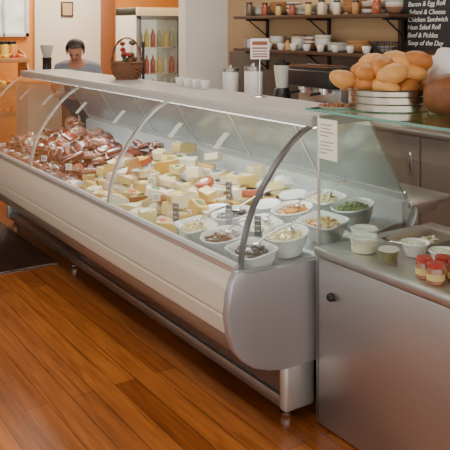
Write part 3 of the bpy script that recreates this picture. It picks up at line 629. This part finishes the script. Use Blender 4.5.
part('board',m_box(-4.33,-2.6,4.58,4.605,1.45,2.4,M_board,0),cb)
part('frame',m_join([(m_box(-4.36,-4.33,4.565,4.605,1.42,2.43,M_wood,.003),None),(m_box(-2.6,-2.57,4.565,4.605,1.42,2.43,M_wood,.003),None),(m_box(-4.33,-2.6,4.565,4.605,1.42,1.45,M_wood,.003),None),(m_box(-4.33,-2.6,4.565,4.605,2.4,2.43,M_wood,.003),None)]),cb,'dark wooden frame')
def text_mesh(s,size,m,ex=.001):
    cu=bpy.data.curves.new('t','FONT'); cu.body=s; cu.size=size; cu.extrude=ex; cu.shear=.25
    ob=bpy.data.objects.new('t',cu); COL.objects.link(ob); bpy.context.view_layer.update()
    me=bpy.data.meshes.new_from_object(ob.evaluated_get(bpy.context.evaluated_depsgraph_get())); bpy.data.objects.remove(ob)
    me.materials.clear(); me.materials.append(m); return me
lines=['Chicken Salad Roll','Bacon & Egg Roll','Salami & Cheese','Chicken Sandwich','Ham Salad Roll','Beef & Pickles','Soup of the Day']
for i,s in enumerate(lines):
    me=text_mesh(s,.055,M_chalk)
    part('chalk_writing',m_join([(me,T(-4.27+random.uniform(0,.03),4.578,1.86-.062*i,math.pi/2,random.uniform(-.02,.02),0))]),cb,'white chalk lettering')

# ---------------------------------------------------------------- far left things
st=anchor('produce_stand',(-8.9,2.6,0),'tiered wooden produce stand filled with fruit and jars','stand')
for z,x in ((.6,-8.67),(.9,-8.82),(1.2,-9.02)):
    part('shelf',m_box(x-.18,x+.18,2.2,3.0,z,z+.025,M_lwood,.004),st)
    part('shelf_lip',m_box(x+.17,x+.185,2.2,3.0,z,z+.06,M_lwood,.003),st)
for y in (2.2,2.98): part('side_frame',m_prof([(-9.22,0),(-8.49,0),(-8.49,.7),(-9.0,1.3),(-9.22,1.35)],0,.02,M_lwood),st).data.transform(Matrix(((0,1,0,0),(1,0,0,y),(0,0,1,0),(0,0,0,1))))
fr=m_blob(.042,.042,.04,mat('citrus_skin',(1,1,1),.4,var=.1,scale=30,bump=.2,ramp=[(.80,.22,.02),(.80,.50,.03),(.70,.15,.02),(.42,.04,.02)]),.03,2,1,sub=2)
for z,x in ((.625,-8.67),(.925,-8.82),(1.225,-9.02)):
    for i in range(8):
        for j in range(2):
            spawn('orange',fr,[],(x-.02+.1*j,2.28+.092*i,z+.038),(0,0,0),1,'round citrus fruit on the tiered stand','fruit','citrus fruit on the stand')
jr=m_lathe([(0,0),(.04,0),(.042,.1),(.03,.12),(0,.12)],mat('preserve_jar',(1,1,1),.15,coat=.8,ramp=[(.7,.28,.03),(.42,.04,.02),(.7,.5,.08),(.15,.07,.03)]),20)
jrl=m_lathe([(0,.12),(.034,.12),(.034,.14),(0,.14)],M_black,20)
for i in range(7): spawn('preserve_jar',jr,[('lid',jrl)],(-9.14,2.28+.1*i,1.226),(0,0,0),1.6,'jar of preserve with black lid on the stand','jar','preserve jars on the stand')
pic=anchor('small_picture',(-9.44,3.72,1.85),'small framed picture on the cream wall','picture')
part('frame',m_box(-9.46,-9.44,3.63,3.80,1.76,1.96,M_wood,.004),pic); part('print',m_box(-9.44,-9.436,3.65,3.78,1.78,1.94,M_tan,0),pic)
sc_=anchor('side_counter',(-8.0,3.2,0),'small cream side counter behind the display case','counter')
part('body',m_box(-8.25,-7.85,2.65,3.6,0,1.02,M_cream,.006),sc_); part('top',m_box(-8.28,-7.82,2.62,3.63,1.02,1.05,M_lwood,.006),sc_)
gr=anchor('coffee_grinder',(-8.02,2.92,1.05),'black coffee grinder with hopper on the side counter','coffee grinder')
part('body',m_join([(m_lathe([(0,0),(.07,0),(.07,.05),(.05,.08),(.05,.22),(.06,.24),(0,.24)],M_black,20),T(-8.02,2.92,1.05))]),gr)
part('hopper',m_join([(m_lathe([(0,.24),(.04,.24),(.075,.36),(.07,.38),(0,.38)],M_clearlid,20),T(-8.02,2.92,1.05))]),gr)

# ---------------------------------------------------------------- person
def skin_mesh(name,V,E,R,m,sub=2,root=0):
    me=bpy.data.meshes.new(name); me.from_pydata([Vector(v) for v in V],E,[])
    ob=bpy.data.objects.new(name,me); COL.objects.link(ob)
    sk=ob.modifiers.new('s','SKIN'); ss=ob.modifiers.new('u','SUBSURF'); ss.levels=sub; ss.render_levels=sub
    for i,v in enumerate(me.skin_vertices[0].data):
        r=R[i]; v.radius=(r,r) if not isinstance(r,tuple) else r; v.use_root=(i==root)
    bpy.context.view_layer.update()
    me2=bpy.data.meshes.new_from_object(ob.evaluated_get(bpy.context.evaluated_depsgraph_get()))
    bpy.data.objects.remove(ob); me2.materials.clear(); me2.materials.append(m)
    for p in me2.polygons: p.use_smooth=True
    return me2
M_skin=mat('skin',(.58,.30,.20),.5,var=.08); M_shirt=mat('blue_grey_cloth',(.28,.31,.37),.8,var=.1); M_hair=mat('dark_hair',(.06,.042,.034),.5,var=.4,scale=60); M_trs=mat('dark_trousers',(.03,.03,.035),.8)
V=[(0,0,.90),(0,-.05,1.04),(0,-.12,1.17),(0,-.19,1.25),(0,-.235,1.295),(0,-.275,1.335),(0,-.295,1.385),(0,-.285,1.42)]
R=[(.15,.11),(.135,.10),(.15,.10),(.055,.055),(.055,.058),(.070,.078),(.078,.09),(.05,.06)]
E=[(i,i+1) for i in range(7)]
def ch(start,pts,rad):
    p=start
    for q,r in zip(pts,rad):
        V.append(q); R.append(r); E.append((p,len(V)-1)); p=len(V)-1
    return p
for s in (-1,1):
    w=ch(2,[(s*.18,-.12,1.17),(s*.23,-.14,.98),(s*.16,-.34,.96),(s*.14,-.40,.955)],[.058,.042,.028,(.036,.02)])
    ch(0,[(s*.09,0,.84),(s*.10,-.02,.46),(s*.10,.02,.08),(s*.10,-.12,.04)],[.085,.058,.042,.038])
    for k,(dx,l) in enumerate(((-.026,.065),(-.009,.078),(.009,.073),(.026,.058))):
        ch(w,[(s*.14+dx,-.44,.955),(s*.14+dx,-.44-l*.5,.94),(s*.14+dx,-.44-l*.8,.915)],[.009,.008,.007])
    ch(w,[(s*.14-s*.04,-.415,.95),(s*.14-s*.055,-.445,.935)],[.010,.008])
pb=skin_mesh('person',V,E,R,M_skin)
sv=[(0,0,.86),(0,-.05,1.04),(0,-.12,1.17),(0,-.18,1.235)]; sr=[(.17,.13),(.155,.12),(.165,.115),(.085,.08)]; se=[(0,1),(1,2),(2,3)]
for s in (-1,1):
    n=len(sv); sv+=[(s*.18,-.12,1.17),(s*.225,-.14,1.0)]; sr+=[.075,.062]; se+=[(2,n),(n,n+1)]
shirt=skin_mesh('shirt',sv,se,sr,M_shirt)
tv=[(0,0,.88)]; tr=[(.16,.12)]; te=[]
for s in (-1,1):
    n=len(tv); tv+=[(s*.09,0,.80),(s*.10,-.02,.46),(s*.10,.02,.10)]; tr+=[.10,.075,.062]; te+=[(0,n),(n,n+1),(n+1,n+2)]
trou=skin_mesh('trousers',tv,te,tr,M_trs)
hd=T(0,-.285,1.365,math.radians(30))
bm=bmesh.new(); bmesh.ops.create_icosphere(bm,subdivisions=3,radius=1)
bmesh.ops.delete(bm,geom=[v for v in bm.verts if (v.co.y<-.35 and v.co.z<.45) or v.co.z<-.6],context='VERTS')
for v in bm.verts:
    d=1+.08*noise.noise(v.co*4); v.co=Vector((v.co.x*.096*d,v.co.y*.110*d+.01,v.co.z*.110*d+.012))
bmesh.ops.solidify(bm,geom=bm.faces[:],thickness=.008)
hair=m_join([(fin('h',bm,M_hair),hd)])
M_eye=mat('eye',(.04,.03,.03),.2); M_lip=mat('lips',(.42,.13,.10),.5)
eyes=[m_join([(m_blob(.012,.008,.008,M_eye,0,1,0,sub=2),hd@T(s*.032,-.083,.0))]) for s in (-1,1)]
nose=m_join([(m_blob(.012,.018,.02,M_skin,0,1,0,sub=2),hd@T(0,-.092,-.025))])
mouth=m_join([(m_blob(.024,.008,.006,M_lip,0,1,0,sub=2),hd@T(0,-.080,-.058))])
ears=[m_join([(m_blob(.008,.018,.028,M_skin,.05,2,0,sub=2),hd@T(s*.078,.0,-.012))]) for s in (-1,1)]
spawn('person',pb,[('shirt',shirt),('trousers',trou),('hair',hair),('eye',eyes[0]),('eye',eyes[1]),('nose',nose),('mouth',mouth),('ear',ears[0]),('ear',ears[1])],(-7.42,3.05,0),(0,0,math.radians(60)),1.02,'dark-haired person in blue-grey shirt, leaning forward and looking down at work','person')

# ---------------------------------------------------------------- lighting
w=bpy.data.worlds.new('world'); SC.world=w; w.use_nodes=True
w.node_tree.nodes['Background'].inputs[0].default_value=(1,.965,.92,1); w.node_tree.nodes['Background'].inputs[1].default_value=2.7
def area(name,loc,sx,sy,e,col,rot=(0,0,0)):
    l=bpy.data.lights.new(name,'AREA'); l.shape='RECTANGLE'; l.size=sx; l.size_y=sy; l.energy=e; l.color=col
    o=bpy.data.objects.new(name,l); COL.objects.link(o); o.location=loc; o.rotation_euler=rot
area('ceiling_fill',(-4.2,3.4,2.85),3.5,.5,62,(1,.91,.78))  # unseen fill light added at ceiling height over the aisle, no fixture
area('ceiling_fill',(-8.3,3.6,2.85),1.2,1.2,95,(1,.86,.66))  # added fill without a fixture, warms and brightens the far left
area('ceiling_fill',(-3.2,.4,2.85),3,.8,75,(1,.93,.82))  # added fill without a fixture, brightens the customer side
